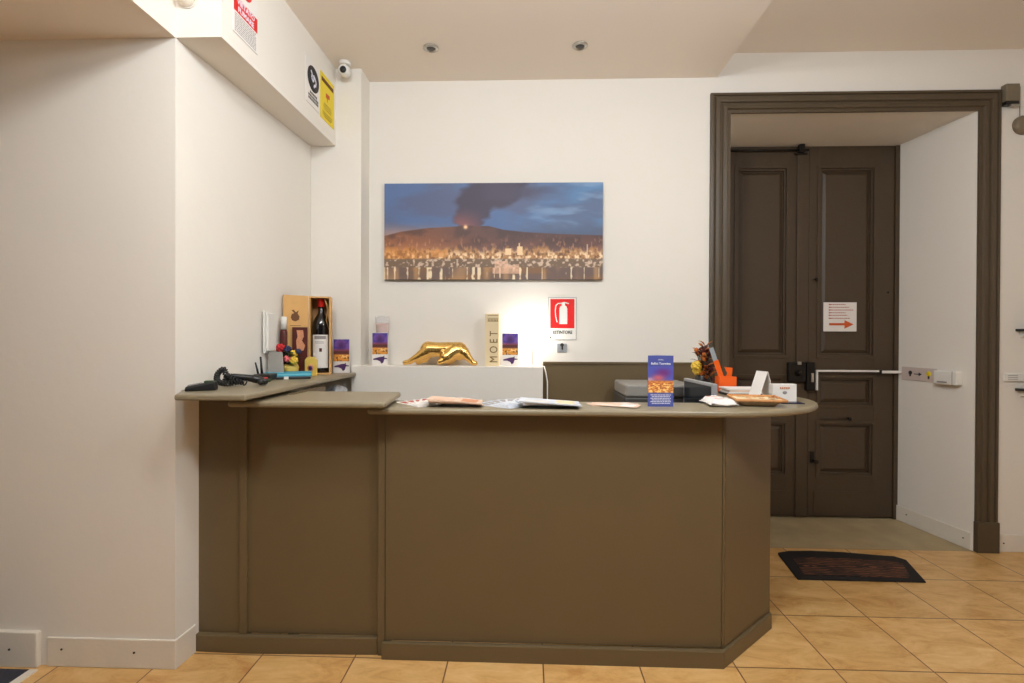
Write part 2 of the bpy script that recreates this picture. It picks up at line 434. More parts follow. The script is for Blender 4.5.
def picture(name, fn, w, h, nu, nv, parent, loc, rot=(0,0,0)):
    """flat printed sheet in the XZ plane facing -Y, left bottom corner at loc"""
    uu,vv=np.meshgrid((np.arange(nu)+.5)/nu,(np.arange(nv)+.5)/nv)
    col=np.clip(fn(uu,vv),0,255)/255.0
    col=np.where(col<=0.04045,col/12.92,((col+0.055)/1.055)**2.4).reshape(-1,3)
    xs,zs=np.meshgrid(np.linspace(0,w,nu+1),np.linspace(0,h,nv+1))
    V=np.stack([xs.ravel(),np.zeros(xs.size),zs.ravel()],1)
    i,j=np.meshgrid(np.arange(nu),np.arange(nv)); a=(j*(nu+1)+i).ravel()
    F=np.stack([a,a+1,a+nu+2,a+nu+1],1)
    me=bpy.data.meshes.new(name); me.from_pydata(V.tolist(),[],F.tolist()); me.update()
    at=me.color_attributes.new('print','FLOAT_COLOR','CORNER')
    cc=np.ones((len(F)*4,4),np.float32); cc[:,:3]=np.repeat(col,4,axis=0)
    at.data.foreach_set('color',cc.ravel())
    me.materials.append(MAT['art'])
    o=bpy.data.objects.new(name,me); C.objects.link(o); o.parent=parent; o.location=loc; o.rotation_euler=rot
    return o

# ------------------------------------------------------------------ room shell
YB=3.4125; ZC=3.2117; ZU=3.3743; ZL=2.699
struct(MB().box(-4.8,4.3,-2.6,YB,-0.08,0).build('floor','tiles'))
struct(MB().box(1.33,3.06,YB,4.1,-0.08,0).build('floor_threshold','grey_floor'))
w=MB()
w.prism([(-1.7,YB),(1.372,YB),(1.54,4.02),(-1.7,4.02)],0,3.5)
w.prism([(3.01,YB),(4.3,YB),(4.3,4.02),(2.93,4.02)],0,3.5)
w.prism([(1.372,YB),(3.01,YB),(2.93,4.02),(1.54,4.02)],2.966,3.5)
w.box(1.3,3.2,4.08,4.18,0,3.5)
struct(w.build('wall_back','plaster'))
struct(MB().prism([(-4.8,2.056),(-1.507,2.056),(-1.445,YB),(-4.8,YB)],0,3.5).build('wall_left','plaster'))
struct(MB().box(4.3,4.4,-2.6,4.02,0,3.5).build('wall_right','plaster'))
struct(MB().box(-4.9,-4.8,-2.6,2.1,0,3.5).build('wall_alcove','plaster'))
struct(MB().box(-1.507,1.283,-2.6,YB,ZC,3.5).build('ceiling','ceiling'))
struct(MB().box(1.283,4.3,-2.6,YB,ZU,3.5).build('ceiling_upper','ceiling'))
struct(MB().box(-4.8,-1.507,-2.6,2.056,ZL,3.5).build('ceiling_alcove','ceiling'))
struct(MB().prism([(-1.507,2.056),(-1.3076,2.056),(-1.286,3.242),(-1.452,3.242)],ZL,ZC).build('beam','plaster'))
struct(MB().box(-1.452,-1.1134,3.242,YB,0,ZC).build('pillar','plaster'))
struct(MB().prism([(-1.163,3.2),(0.098,3.2),(0.098,YB),(-1.1134,YB),(-1.1134,3.242),(-1.163,3.242)],0,1.238).build('wall_ledge','plaster',bevel=0.003))
t2=MB().box(0.105,1.236,YB-0.022,YB,0,1.25); t2.box(0.105,1.236,YB-0.03,YB,1.25,1.264)
struct(t2.build('wall_panelling','olive'))

# skirting boards with their screws
def skirting(name, mb, screws, rot=(PI/2,0,0)):
    o=struct(mb.build(name,'skirting',bevel=0.004))
    for (x,y,z) in screws:
        MB().lathe([(0.0045,-0.002),(0.0045,0.002),(0.002,0.003)],seg=10).build('screw','dark',o,(x,y,z),rot)
    return o
skirting('baseboard_alcove', MB().box(-4.8,-2.1,2.034,2.056,0,0.152), [(-2.22,2.033,0.078),(-2.7,2.033,0.078)])
skirting('baseboard_left', MB().prism([(-2.068,2.046),(-1.498,2.046),(-1.492,2.168),(-1.502,2.168),(-1.507,2.056),(-2.068,2.056)],0,0.126), [(-2.0,2.045,0.077),(-1.68,2.045,0.07)])
skirting('baseboard_jamb', MB().prism([(3.000,YB+.01),(2.923,4.0),(2.932,4.0),(3.0095,YB+.01)],0,0.118),[(2.934,3.90,0.07),(2.992,3.47,0.066)],(0,-PI/2,0))
skirting('baseboard_right', MB().box(3.152,4.3,YB-0.009,YB,0,0.118), [(3.2,YB-.010,0.06),(3.9,YB-.010,0.06)])

# door casing: moulded profile swept round the opening
prof=[(0,0),(0,.022),(.016,.025),(.020,.016),(.027,.016),(.033,.030),(.056,.032),(.064,.029),(.068,.018),(.077,.018),(.083,.026),(.108,.028),(.114,.016),(.135,.015),(.135,0)]
def sweep_casing():
    vs=[];fs=[]
    for (x,z,dx,dz) in ((1.237,0,1,0),(1.237,3.096,1,-1),(3.150,3.096,-1,-1),(3.150,0,-1,0)):
        for (wd,d) in prof:
            k=wd if True else wd
            vs.append((x+dx*k,YB-d,z+dz*wd))
    n=len(prof)
    for i in range(3):
        for j in range(n-1): fs.append((i*n+j,i*n+j+1,(i+1)*n+j+1,(i+1)*n+j))
    m=MB(); m.add(vs,fs)
    for x0,x1 in ((1.234,1.375),(3.007,3.168)):
        pass
    return m
cas=struct(sweep_casing().build('trim_1','casing'))
MB().box(1.235,1.374,YB-0.036,YB,0,0.205).build('plinth_block','casing',cas,bevel=0.004)
MB().box(3.008,3.152,YB-0.036,YB,0,0.205).build('plinth_block','casing',cas,bevel=0.004)

# double door
door=bpy.data.objects.new('door_1',None); C.objects.link(door); door['kind']='structure'; door.location=(2.234,4.02,0)
def leaf(x0,x1,panels,ztop,brail=0.215):
    """leaf with real recessed panels, front at local y=-0.02"""
    yf=-0.02; m=MB()
    xs0=min(p[0] for p in panels); xs1=max(p[1] for p in panels)
    m.box(x0,xs0,yf,0.03,0.012,ztop); m.box(xs1,x1,yf,0.03,0.012,ztop)
    zs=[0.012]+[z for p in sorted(panels,key=lambda p:p[2]) for z in (p[2],p[3])]+[ztop]
    for i in range(0,len(zs),2): m.box(xs0,xs1,yf,0.03,zs[i],zs[i+1])
    # bottom board line
    m.box(xs0-.03,xs1+.03,yf-.006,yf,0.03,brail)
    o=m.build('door_leaf','door',door,bevel=0.002)
    for (a,b,c,d) in panels:
        q=MB(); q.box(a,b,0.006,0.03,c,d)
        # moulding frame proud of the leaf
        for k,(o1,o2,y) in enumerate(((-.012,.012,yf-.008),(.012,.028,yf+.006))):
            q.box(a+o1,b-o1,y,0.01,c+o1,c+o2); q.box(a+o1,b-o1,y,0.01,d-o2,d-o1)
            q.box(a+o1,a+o2,y,0.01,c+o2,d-o2); q.box(b-o2,b-o1,y,0.01,c+o2,d-o2)
        e=.06
        # raised field
        vs=[(a+.035,.006,c+.035),(b-.035,.006,c+.035),(b-.035,.006,d-.035),(a+.035,.006,d-.035),(a+e,-.008,c+e),(b-e,-.008,c+e),(b-e,-.008,d-e),(a+e,-.008,d-e)]
        q.add(vs,[(4,5,6,7),(0,1,5,4),(1,2,6,5),(2,3,7,6),(3,0,4,7)])
        q.build('door_panel','door',o,bevel=0.0015)
    return o
R_=leaf(0.004,0.664,[(0.078,0.516,1.285,2.80),(0.078,0.516,0.892,1.132),(0.078,0.516,0.335,0.766)],2.945)
L_=leaf(-0.664,-0.004,[(-0.575,-0.165,1.285,2.80),(-0.575,-0.165,0.892,1.132),(-0.575,-0.165,0.335,0.766)],2.945)
MB().box(-0.098,-0.006,-0.036,-0.02,0.012,2.94).build('astragal','door',L_,bevel=0.004)
fr=MB(); fr.box(0.668,0.70,-.03,.05,0,2.962); fr.box(-0.70,-0.668,-.03,.05,0,2.962); fr.box(-0.668,0.668,-.01,.05,2.948,2.966)
fr.build('door_frame','door',door)
MB().tube([(-.66,-.045,2.925),(-.02,-.045,2.925)],.008).build('door_bolt','black_metal',L_)
b=MB(); b.box(-.10,-.06,-.07,-.036,2.90,2.965); b.box(-.13,-.03,-.052,-.036,2.89,2.90); b.build('bolt_bracket','black_metal',L_,bevel=.003)
lk=MB(); lk.box(-.175,-.038,-.07,-.03,1.085,1.245); lk.build('rim_lock','black_metal',L_,bevel=.012,seg=3)
MB().lathe([(.022,0),(.022,.02),(.014,.035),(.012,.04)],R=Matrix.Rotation(PI/2,3,'X')).build('lock_cylinder','black_metal',L_,(-.105,-.07,1.16))
MB().box(-.11,-.08,-.078,-.06,1.225,1.25).build('latch_lever','chrome',L_,bevel=.003)
kp=MB(); kp.box(-.036,.03,-.075,-.02,1.02,1.245); kp.build('lock_keep','black_metal',R_,bevel=.008)
MB().box(-.008,.014,-.084,-.074,1.09,1.16).build('keeper_plate','chrome',R_,bevel=.003)
for (x,z,r) in ((.043,1.90,.012),(.31,.80,.014)):
    MB().lathe([(r*.5,0),(r*.45,.02),(r,.028),(r,.038),(r*.5,.046)],R=Matrix.Rotation(PI/2,3,'X')).build('door_knob','black_metal',R_,(x,-.02,z))
MB().tube([(.10,-.03,.80),(.31,-.032,.80)],.006).build('door_bolt','door',R_)
kk=MB(); kk.box(.02,.05,-.03,-.02,.44,.53); kk.lathe([(.008,0),(.007,.03),(.016,.04),(.016,.05)],c=(.04,-.03,.46),R=Matrix.Rotation(PI/2,3,'X')); kk.build('door_handle','black_metal',R_)
for (x,z) in ((.62,1.8),):
    MB().ball((x,-.022,z),.008).build('screw','black_metal',R_)

# notice on the door
t=thing('paper_notice','white paper notice with red text and an orange arrow on the dark door','notice',(2.480,3.9985,1.49))
MB().box(-.129,.129,-.003,-.001,0,.231).build('sheet','paper',t)
ln=MB()
for i,(z,wd,tk) in enumerate(((.214,.13,.006),(.192,.155,.006),(.170,.19,.006),(.148,.13,.006),(.128,.145,.006),(.104,.165,.006))):
    x=-.088
    while x<-.088+wd:
        l=random.uniform(.008,.018); ln.box(x,min(x+l,-.088+wd),-.004,-.003,z-tk/2,z+tk/2); x+=l+.004
    ln.box(-.088,-.074,-.0042,-.003,z-.0045,z+.0045)
ln.build('text_lines','redink',t)
MB().prism([(-.085,.048),(.035,.048),(.035,.022),(.105,.056),(.035,.09),(.035,.066),(-.085,.066)],0.003,.0042,R=Matrix.Rotation(PI/2,3,'X')).build('arrow','orangeink',t)

# white conduit from the lock to the wall
t=thing('cable_conduit','slim white cable conduit running from the black door lock across the right door leaf','conduit',(2.29,3.96,1.03))
c=MB(); c.box(-.014,-.002,-.008,.008,-.005,.141); c.box(-.014,.47,-.008,.008,.141,.155)
c.build('lower_run','white',t); c2=MB(); c2.box(.485,.635,-.009,.009,.132,.152); c2.build('wall_run','white',t)
MB().box(.468,.488,-.01,.012,.128,.158).build('clip','black',t)

# instruction strip and white box on the right reveal
ja=math.atan2(-.0769,.587)   # reveal direction
def reveal(y): return 3.01-(y-YB)/(4.02-YB)*0.08
def revthing(name,label,cat,y,z):
    return thing(name,label,cat,(reveal(y)-.002,y,z),math.atan2(.6075,-.08)+PI)   # local x towards viewer, -y... see use
# local frame: x axis runs along the reveal towards the room, y axis points into the wall
def rev(name,label,cat,y,z):
    o=thing(name,label,cat,(reveal(y)-.001,y,z)); o.rotation_euler=(0,0,-(PI/2)+math.atan2(.08,.6075)); return o
t=rev('instruction_strip','pinkish strip with dark bulb, arrow and yellow bulb on the door reveal','sign',3.955,1.115)
MB().box(0,.285,-.006,0,0,.10).build('plate','pinkstrip',t,bevel=.002)
k=MB(); k.ball((.075,-.007,.058),.016,sc_=(1,.25,1)); k.box(.069,.081,-.009,-.006,.03,.045); k.build('dark_bulb_symbol','ink',t)
MB().prism([(.105,.047),(.145,.047),(.145,.036),(.17,.050),(.145,.064),(.145,.053),(.105,.053)],.006,.0075,R=Matrix.Rotation(PI/2,3,'X')).build('arrow_symbol','ink',t)
k=MB(); k.ball((.225,-.007,.058),.019,sc_=(1,.25,1)); k.build('yellow_bulb_symbol','yellow',t)
MB().box(.219,.231,-.009,-.006,.022,.042).build('bulb_socket_symbol','ink',t)
t=rev('door_sensor','white plastic box mounted on the door reveal at the end of the instruction strip','sensor',3.655,1.11)
MB().box(0,.165,-.05,0,0,.095).build('housing','white',t,bevel=.006,seg=3)
MB().box(.03,.10,-.054,-.05,.012,.022).build('slot','greyink',t)
MB().box(.135,.139,-.051,-.049,.0,.095).build('seam','greyink',t)

# right wall fittings
t=thing('motion_sensor','taupe square sensor box beside the top right corner of the door frame','sensor',(3.160,YB,2.975))
MB().box(0,.088,-.045,0,.035,.150).build('housing','sensor',t,bevel=.006)
MB().box(.002,.086,-.04,0,0.012,.035).build('lens','black',t); MB().box(.025,.088,-.05,-.03,0,.012).build('bracket','chrome',t,bevel=.003)
t=thing('wall_bell','round brown wall fitting on a thin cable at the right picture edge','wall fitting',(3.30,YB,2.862))
MB().lathe([(.062,0),(.062,.02),(.052,.034),(.03,.04),(.001,.042)],R=Matrix.Rotation(PI/2,3,'X')).build('disc','brownround',t)
MB().tube([(-.015,-.003,.06),(-.015,-.003,.26)],.0025).build('cable','greyink',t)
for (z,lab) in ((1.484,'upper of two dark wall shelves just right of the door frame'),(1.086,'lower of two dark wall shelves just right of the door frame')):
    t=thing('wall_shelf',lab,'shelf',(3.272,YB,z),group=None)
    MB().box(0,.5,-.16,0,0,.016).build('board','black',t,bevel=.002)
    for x in (.03,.42):
        MB().prism([(0,0),(-.11,0),(0,-.04)],x,x+.02,R=Matrix(((0,0,1),(1,0,0),(0,1,0)))).build('bracket','white',t)
t=thing('wall_socket','white wall socket plate with slots right of the door frame, above the lower shelf','socket',(3.195,YB,1.148))
MB().box(0,.125,-.012,0,0,.056).build('plate','white',t,bevel=.003)
s_=MB()
for z in (.015,.028,.041): s_.box(.02,.085,-.0135,-.012,z-.002,z+.002)
s_.build('slots','greyink',t)

# ------------------------------------------------------------------ doormat, carpet
t=thing('doormat','black rubber doormat with coppery fan pattern on the tiles before the door','doormat',(2.0,3.12,0))
pts=[(-.40,-.165),(.335,-.172),(.44,.12),(.40,.172),(.30,.185),(.1,.222),(-.1,.235),(-.25,.225),(-.335,.195),(-.345,.17)]
MB().prism(pts,0.0005,.009).build('rubber_edge','rugedge',t,bevel=.003)
MB().prism([(x*.84+.0,y*.62-.02) for x,y in pts],.009,.012).build('pile_field','rugpattern',t)
t=tag(MB().box(-.55,0,-.7,0,0.0005,.006).build('carpet','carpet',None,(-2.115,2.018,0)),'dark blue-grey carpet at the foot of the left alcove wall','carpet')
tag(MB().box(0,.035,-.7,0,.0005,.007).build('carpet_strip','skirting',None,(-2.112,2.018,0)),'pale metal edging strip along the dark carpet','edging strip')

# ------------------------------------------------------------------ reception counter
ctr=thing('reception_counter','olive-brown painted reception counter body with angled right corner, standing on the tiles','counter',(0,2.165,0))
def P2(pts): return [(x,y-2.165) for x,y in pts]
F=[(-.66,2.165),(.845,2.165),(1.215,2.475),(1.215,3.06)]
Z1=1.095
MB().prism(P2([(-.630,2.168),(.848,2.168),(.835,2.19),(-.630,2.19)]),.075,Z1).build('front_panel','olive',ctr)
MB().prism(P2([(.863,2.170),(1.200,2.466),(1.185,2.486),(.85,2.192)]),.075,Z1).build('angled_panel','olive',ctr)
MB().prism(P2([(1.200,2.472),(1.202,3.05),(1.18,3.05),(1.18,2.484)]),.075,Z1).build('side_panel','olive',ctr)
k=MB(); k.prism(P2([(-.668,2.172),(-.634,2.172),(-.634,2.35),(-.668,2.35)]),.0,Z1-.003); k.build('end_post','olive',ctr,bevel=.003)
k=MB(); k.prism(P2([(.850,2.164),(.861,2.166),(.863,2.195),(.850,2.195)]),.075,Z1-.003); k.build('corner_post','olive',ctr,bevel=.002)
kb=MB(); kb.prism(P2([(-.642,2.146),(.850,2.140),(1.204,2.452),(1.204,3.06),(1.2,3.06),(1.2,2.475),(.85,2.167),(-.642,2.167)]),0,.073)
kb.build('kick_board','olive',ctr,bevel=.004)
kb=MB(); kb.prism(P2([(-1.501,2.170),(-1.275,2.162),(-.670,2.176),(-.670,2.20),(-1.275,2.193),(-1.501,2.200)]),0,.075); kb.build('kick_board','olive',ctr,bevel=.003)
MB().prism(P2([(-.67,2.198),(-1.273,2.198),(-1.273,2.22),(-.67,2.22)]),.075,1.12).build('middle_panel','olive',ctr)
MB().prism(P2([(-1.305,2.184),(-1.272,2.184),(-1.272,2.23),(-1.305,2.23)]),.0,1.12).build('corner_post','olive',ctr,bevel=.003)
MB().prism(P2([(-1.500,2.196),(-1.30,2.194),(-1.30,2.22),(-1.500,2.23)]),.075,1.16).build('left_panel','olive',ctr)
# inner supports of the left run
k=MB(); k.box(-1.12,-1.09,.1,.45,0,1.16); k.build('inner_panel','olive',ctr)

def worktop(name,label,pts,z0,z1,c,bev=.012):
    o=MB().prism([(x-c[0],y-c[1]) for x,y in pts],0,z1-z0).build(name,'olive_lit',None,(c[0],c[1],z0),bevel=bev,seg=4)
    return tag(o,label,'countertop')
rpts=[(-.690,2.088),(.80,2.085)]
# rounded right end: ellipse quarter to the return
for i in range(1,15):
    a=-PI/2+ (PI/2)*i/14
    rpts.append((.80+.64*math.cos(a) if False else .80+.635*math.sin((PI/2)*i/14), 2.085+.50*(1-math.cos((PI/2)*i/14))))
rpts+=[(1.435,3.10),(.985,3.10),(.985,2.42),(.94,2.375),(-.690,2.375)]
worktop('counter_top','long olive counter top with rounded right end, holding the leaflets',rpts,1.092,1.12,(0,2.1))
worktop('counter_top','short olive counter top in the middle, left of the leaflet fans',[(-1.262,2.02),(-.590,2.02),(-.628,2.42),(-1.20,2.42)],1.128,1.156,(-.9,2.2))
worktop('counter_top','highest olive counter top against the left wall, under the wine box',[(-1.392,1.892),(-1.108,1.892),(-1.128,3.195),(-1.166,3.238),(-1.450,3.238),(-1.493,2.07),(-1.478,2.052)],1.172,1.195,(-1.28,2.2),.007)

# desk and cabinet inside the counter
dk=thing('inner_desk','olive desk surface inside the counter below the monitor','desk',(.62,2.6,0))
MB().box(-.5,.52,-.18,.24,.72,.745).build('desk_top','olive_lit',dk,bevel=.004)
for x in (-.47,.47):
    MB().box(x-.02,x+.02,-.16,.22,0,.72).build('leg','olive',dk)
bc=thing('back_cabinet','olive low cabinet along the back wall under the grey printer','cabinet',(.67,3.38,0))
MB().box(-.55,.50,-.46,0,0,.90).build('body','olive',bc)
MB().box(-.57,.52,-.48,0,.90,.925).build('top','olive_lit',bc,bevel=.004)
for x in (-.54,-.01):
    dd=MB().box(x,x+.50,-.478,-.461,.08,.87).build('door','olive',bc,bevel=.003)
    MB().tube([(x+.44,-.50,.55),(x+.44,-.50,.68)],.005).build('handle','chrome',dd)

# ------------------------------------------------------------------ items behind the counter
t=thing('printer','grey office printer with flat lid behind the counter','printer',(.79,3.12,.926))
MB().box(-.215,.215,-.18,.2,0,.15).build('body','printer_dark',t,bevel=.01)
MB().box(-.21,.21,-.19,.2,.152,.225).build('lid','printer',t,bevel=.012,seg=3)
MB().box(-.15,.15,-.26,-.185,.05,.062).build('paper_tray','printer',t,bevel=.004)
MB().box(.06,.2,-.21,-.188,.165,.215).build('control_panel','printer_dark',t,bevel=.003)

t=thing('monitor','small dark computer monitor with silver bezel turned sideways behind the counter','monitor',(.93,2.70,.745))
RM=Matrix.Rotation(math.radians(4),3,'Z')
m=MB(); m.box(-.012,.014,-.19,.19,.15,.452,R=RM); m.build('bezel','silver',t,bevel=.004)
m=MB(); m.box(-.0145,-.0115,-.174,.174,.168,.437,R=RM); m.build('screen','screen',t)
m=MB(); m.box(.014,.04,-.12,.12,.2,.4,R=RM); m.box(.0,.03,-.03,.03,.01,.25,R=RM); m.build('stand','black',t,bevel=.004)
MB().box(-.09,.09,-.11,.11,0,.012).build('foot','black',t,bevel=.004)

def petals(mb,c,r,n=7):
    """round bloom: overlapping petal lobes over a ball"""
    c=Vector(c); mb.ball(c,r*.72,10,8)
    g=(5**.5-1)*PI
    for k in range(26):
        z=1-2*(k+.5)/26; q=math.sqrt(1-z*z); a=g*k
        d=Vector((q*math.cos(a),q*math.sin(a),z))
        mb.ball(c+d*r*.66,r*random.uniform(.26,.38),7,5)
def leafblade(mb,base,d,l,wd):
    base=Vector(base); d=Vector(d).normalized(); s=d.cross(Vector((0,0,1)));
    s = s.normalized() if s.length>1e-3 else Vector((1,0,0))
    n=s.cross(d)
    pr=[(0,.15),(.25,.8),(.5,1),(.75,.7),(1,.05)]
    vs=[];fs=[]
    for i,(a,b) in enumerate(pr):
        p=base+d*l*a+n*(l*.15*math.sin(a*PI))
        vs+= [p-s*wd*b+n*.001,p+s*wd*b+n*.001,p-s*wd*b-n*.001,p+s*wd*b-n*.001]
    for i in range(4):
        o=4*i
        fs+=[(o,o+1,o+5,o+4),(o+3,o+2,o+6,o+7),(o+1,o+3,o+7,o+5),(o+2,o,o+4,o+6)]
    fs+=[(0,2,3,1),(16,17,19,18)]
    mb.add(vs,fs,True)

t=thing('flower_vase','dark vase with yellow rose and maroon-orange dried flowers behind the monitor','flower vase',(1.06,3.02,1.12))
MB().lathe([(.035,0),(.045,.02),(.05,.05),(.035,.085),(.03,.1),(.026,.1),(.024,.02),(.001,.02)],seg=20).build('vase','black',t)
m=MB(); petals(m,(-.047,-.03,.140),.034,8); petals(m,(-.042,-.02,.112),.027); m.build('yellow_rose','petal_yellow',t)
m=MB(); m2=MB(); m3=MB()
for k in range(110):
    a=random.uniform(0,2*PI); r=random.uniform(0,.055); z=random.uniform(.085,.27)-r*.6
    x=.015+r*math.cos(a); y=r*math.sin(a)*.8
    mm=(m,m2)[k%2]
    if k%3==0: petals(mm,(x,y,z),.015,5)
    else: leafblade(mm,(x,y,z),(math.cos(a),math.sin(a),random.uniform(.2,1)),.045,.012)
    m3.tube([(0,0,.06),(x*.6,y*.6,z*.7),(x,y,z)],.0018,5)
m.build('orange_flowers','petal_orange',t); m2.build('maroon_flowers','petal_maroon',t); m3.build('stems','leafgreen',t)

t=thing('desk_organiser','bright orange desk organiser holding slanted strips beside the dried flowers','desk organiser',(1.135,2.86,1.12))
t.scale=(.84,.84,.9)
m=MB(); m.box(-.058,.058,-.04,.04,0,.004)
for q in ((-.058,.058,-.04,-.036),(-.058,.058,.036,.04),(-.058,-.054,-.036,.036),(.054,.058,-.036,.036)): m.box(*q,.004,.10)
m.build('bin','orange',t,bevel=.002)
Rr=Matrix.Rotation(math.radians(-20),3,'Y')
m=MB(); m.box(-.018,.016,-.02,-.015,.03,.215,R=Rr); m.build('slanted_strip','orange',t)
m=MB(); m.box(-.016,.014,-.012,-.008,.10,.30,R=Rr); m.build('grey_ruler','greyclear',t)
m=MB(); m.prism([(-.02,.05),(.035,.05),(.045,.155),(-.01,.16),(.01,.12)],.0,.003,R=Matrix.Rotation(PI/2,3,'X')); m.build('orange_card','orange',t)

t=thing('paper_tray','stack of white and pink-edged papers in a dark tray behind the biscuit-coloured tray','paper tray',(1.20,2.73,1.12))
MB().box(-.13,.14,-.07,.07,0,.012).build('tray','dark',t,bevel=.003)
for i,(mt,dx) in enumerate((('paper',0),('pinkpaper',.006),('paper',-.004))):
    MB().box(-.125+dx,.13+dx,-.065,.065,.0125+i*.009,.021+i*.009).build('paper_bundle',mt,t)

# ------------------------------------------------------------------ leaflets
def leaflet_proto(name,label,w,l,mt,cat='leaflet',grp=None,th=.0022,ink='redink'):
    o=thing(name,label,cat,(0,0,0),0,grp)
    m=MB(); m.box(0,l,-w/2,w/2,0,th); m.build('sheet',mt,o)
    q=MB(); q.box(l*.62,l*.92,-w*.4,w*.4,th,th+.0002); q.box(l*.1,l*.5,-w*.38,-w*.30,th,th+.0002); q.box(l*.1,l*.5,-w*.1,-w*.04,th,th+.0002)
    q.build('printing',ink,o)
    return o
ORD=['lowest','second lowest','third from the bottom','fourth from the bottom','fifth from the bottom','sixth from the bottom','seventh from the bottom','eighth from the bottom']
def fan(proto,pivot,z,angs,dz,off=.0,labels=None,jit=0.004,tilt=0.0):
    first=True
    for i,a in enumerate(angs):
        if first: base=proto['label']
        o=proto if first else copy_tree(proto); first=False
        o['label']=base+', '+(labels or (ORD[:len(angs)-1]+['topmost']))[i]
        o.location=(pivot[0]+off*i*.0+random.uniform(-jit,jit),pivot[1]+random.uniform(-jit,jit),z+dz*i)
        o.rotation_euler=(0,math.radians(tilt),math.radians(a))
random.seed(3)
p=leaflet_proto('leaflet','white and red leaflet of the left fan',.105,.225,'paper','leaflet','reddish leaflets fanned out at the left end of the long counter top')
fan(p,(-.435,2.155),1.1205,(130,119,108,97,86,75,62,48),.0024,tilt=.35)
p=leaflet_proto('folded_map','salmon brochure stacked on the left fan',.12,.235,'pinkpaper','leaflet','salmon brochures stacked on the left leaflet fan',th=.0045,ink='tan')
fan(p,(-.44,2.175),1.140,(15,9,5,0),.0046,tilt=4.2)
p=leaflet_proto('leaflet','white leaflet of the middle fan',.105,.225,'bluepaper','leaflet','white leaflets fanned out in the middle of the long counter top',ink='greyink')
fan(p,(-.04,2.145),1.1205,(142,130,118,106,94,80,64),.0024,tilt=.35)
p=leaflet_proto('folded_map','pale brochure stacked on the middle fan',.13,.26,'bluepaper','leaflet','pale brochures stacked on the middle leaflet fan',th=.0045,ink='cream')
fan(p,(-.035,2.165),1.1375,(17,10,4,-3),.0046,tilt=3.3)
p=leaflet_proto('leaflet','thin flat leaflet beside the blue standing brochure',.10,.21,'pinkpaper','leaflet','loose leaflets lying flat left of the blue standing brochure',th=.0012,ink='paper')
fan(p,(.29,2.25),1.1205,(12,-8,-24),.0016,jit=.03,labels=['lowest','in between','topmost'])

# standing blue brochure
t=thing('standing_brochure','blue folded brochure with volcano picture standing on the long counter top','brochure',(.594,2.22,1.12))
m=MB(); m.prism([(-.056,0),(.056,0),(.056,.004),(.0,.06),(-.056,.004)],.001,.228); m.build('folded_card','bluecard',t)
picture('front_print',cover,.112,.228,44,80,t,(-.056,-.0012,.0))
text('title','Bellini Taormina',.0135,'whiteink',t,(0,-.0022,.192),sx=.98,bold=.0003)
text('subtitle','HOTEL',.008,'whiteink',t,(0,-.0022,.209))
q=MB()
for i in range(6):
    z=.052-i*.0075
    x=-.045+.006*(i%2)
    while x<.044-.006*(i%2): l=random.uniform(.006,.014); q.box(x,min(x+l,.045),-.0022,-.0012,z-.0016,z+.0016); x+=l+.002
q.build('text_lines','whiteink',t)

# white sachets
def pillow(mb,w,d,h,nx=10,ny=8):
    def top(u,v): 
        a=max(0,1-abs(2*u-1)**3)*max(0,1-abs(2*v-1)**3)
        return ((u-.5)*w,(v-.5)*d,h*.35+a**.6*h*.65+.0015*math.sin(u*19+v*13)+.003*math.sin(u*7-v*17+1))
    def bot(u,v):
        a=max(0,1-abs(2*u-1)**3)*max(0,1-abs(2*v-1)**3)
        return ((u-.5)*w,(.5-v)*d,h*.35-a**.6*h*.34)
    mb.grid(top,nx,ny); mb.grid(bot,nx,ny)
for (lab,loc,rz,s) in (('white tissue sachet at the left, nearest the monitor',(.872,2.335,1.12),.3,.72),('white tissue sachet with print lying just before the other, next to the tray',(.875,2.245,1.12),-.08,.86)):
    t=thing('tissue_packet',lab,'sachet',loc,rz)
    m=MB(); pillow(m,.13*s,.08,.036,16,10); m.build('wrapper','paper',t)
    m=MB(); 
    for k in range(3): m.box(-.03,.02-.008*k,-.012+.012*k,-.007+.012*k,.0345,.0352)
    m.build('printing','orangeink',t)
    MB().box(-.072*s,-.062*s,-.038,.038,.010,.0125).build('crimped_end','paper',t); MB().box(.062*s,.072*s,-.038,.038,.010,.0125).build('crimped_end','paper',t)

# wicker tray
t=thing('wicker_tray','shallow tan wicker tray with an orange rim, filled with papers','tray',(1.052,2.30,1.12),math.radians(-8))
t.scale=(.84,.84,1.1)
def frust(mb,b,tp,z0,z1):
    (bw,bd),(tw,td)=b,tp
    vs=[(-bw,-bd,z0),(bw,-bd,z0),(bw,bd,z0),(-bw,bd,z0),(-tw,-td,z1),(tw,-td,z1),(tw,td,z1),(-tw,td,z1)]
    mb.add(vs,[(0,3,2,1),(4,5,6,7),(0,1,5,4),(1,2,6,5),(2,3,7,6),(3,0,4,7)])
m=MB(); frust(m,(.075,.06),(.105,.085),0,.022); m.build('basket','wicker',t,bevel=.003)
m=MB()
for sx,sy in ((1,1),):
    cs=[(-.125,-.095,.026),(.125,-.095,.026),(.125,.095,.03),(-.125,.095,.03),(-.125,-.095,.026)]
    for i in range(4):
        a=Vector(cs[i]); b_=Vector(cs[i+1]); m.tube([a+(b_-a)*k/6 for k in range(7)],.006,8)
m.build('rim','wicker_rim',t)
m=MB(); m.grid(lambda u,v:((u-.5)*.24,(v-.5)*.18,.026+.005*math.sin(u*9+1)*math.cos(v*8)),14,10); m.build('paper_filling',MAT['cream'],t)
for k in range(9):
    x=random.uniform(-.09,.09); y=random.uniform(-.07,.07); MB().box(-.014,.014,-.01,.01,0,.0015).build('printed_wrapper','wicker_rim',t,(x,y,.0325),(0,0,k))

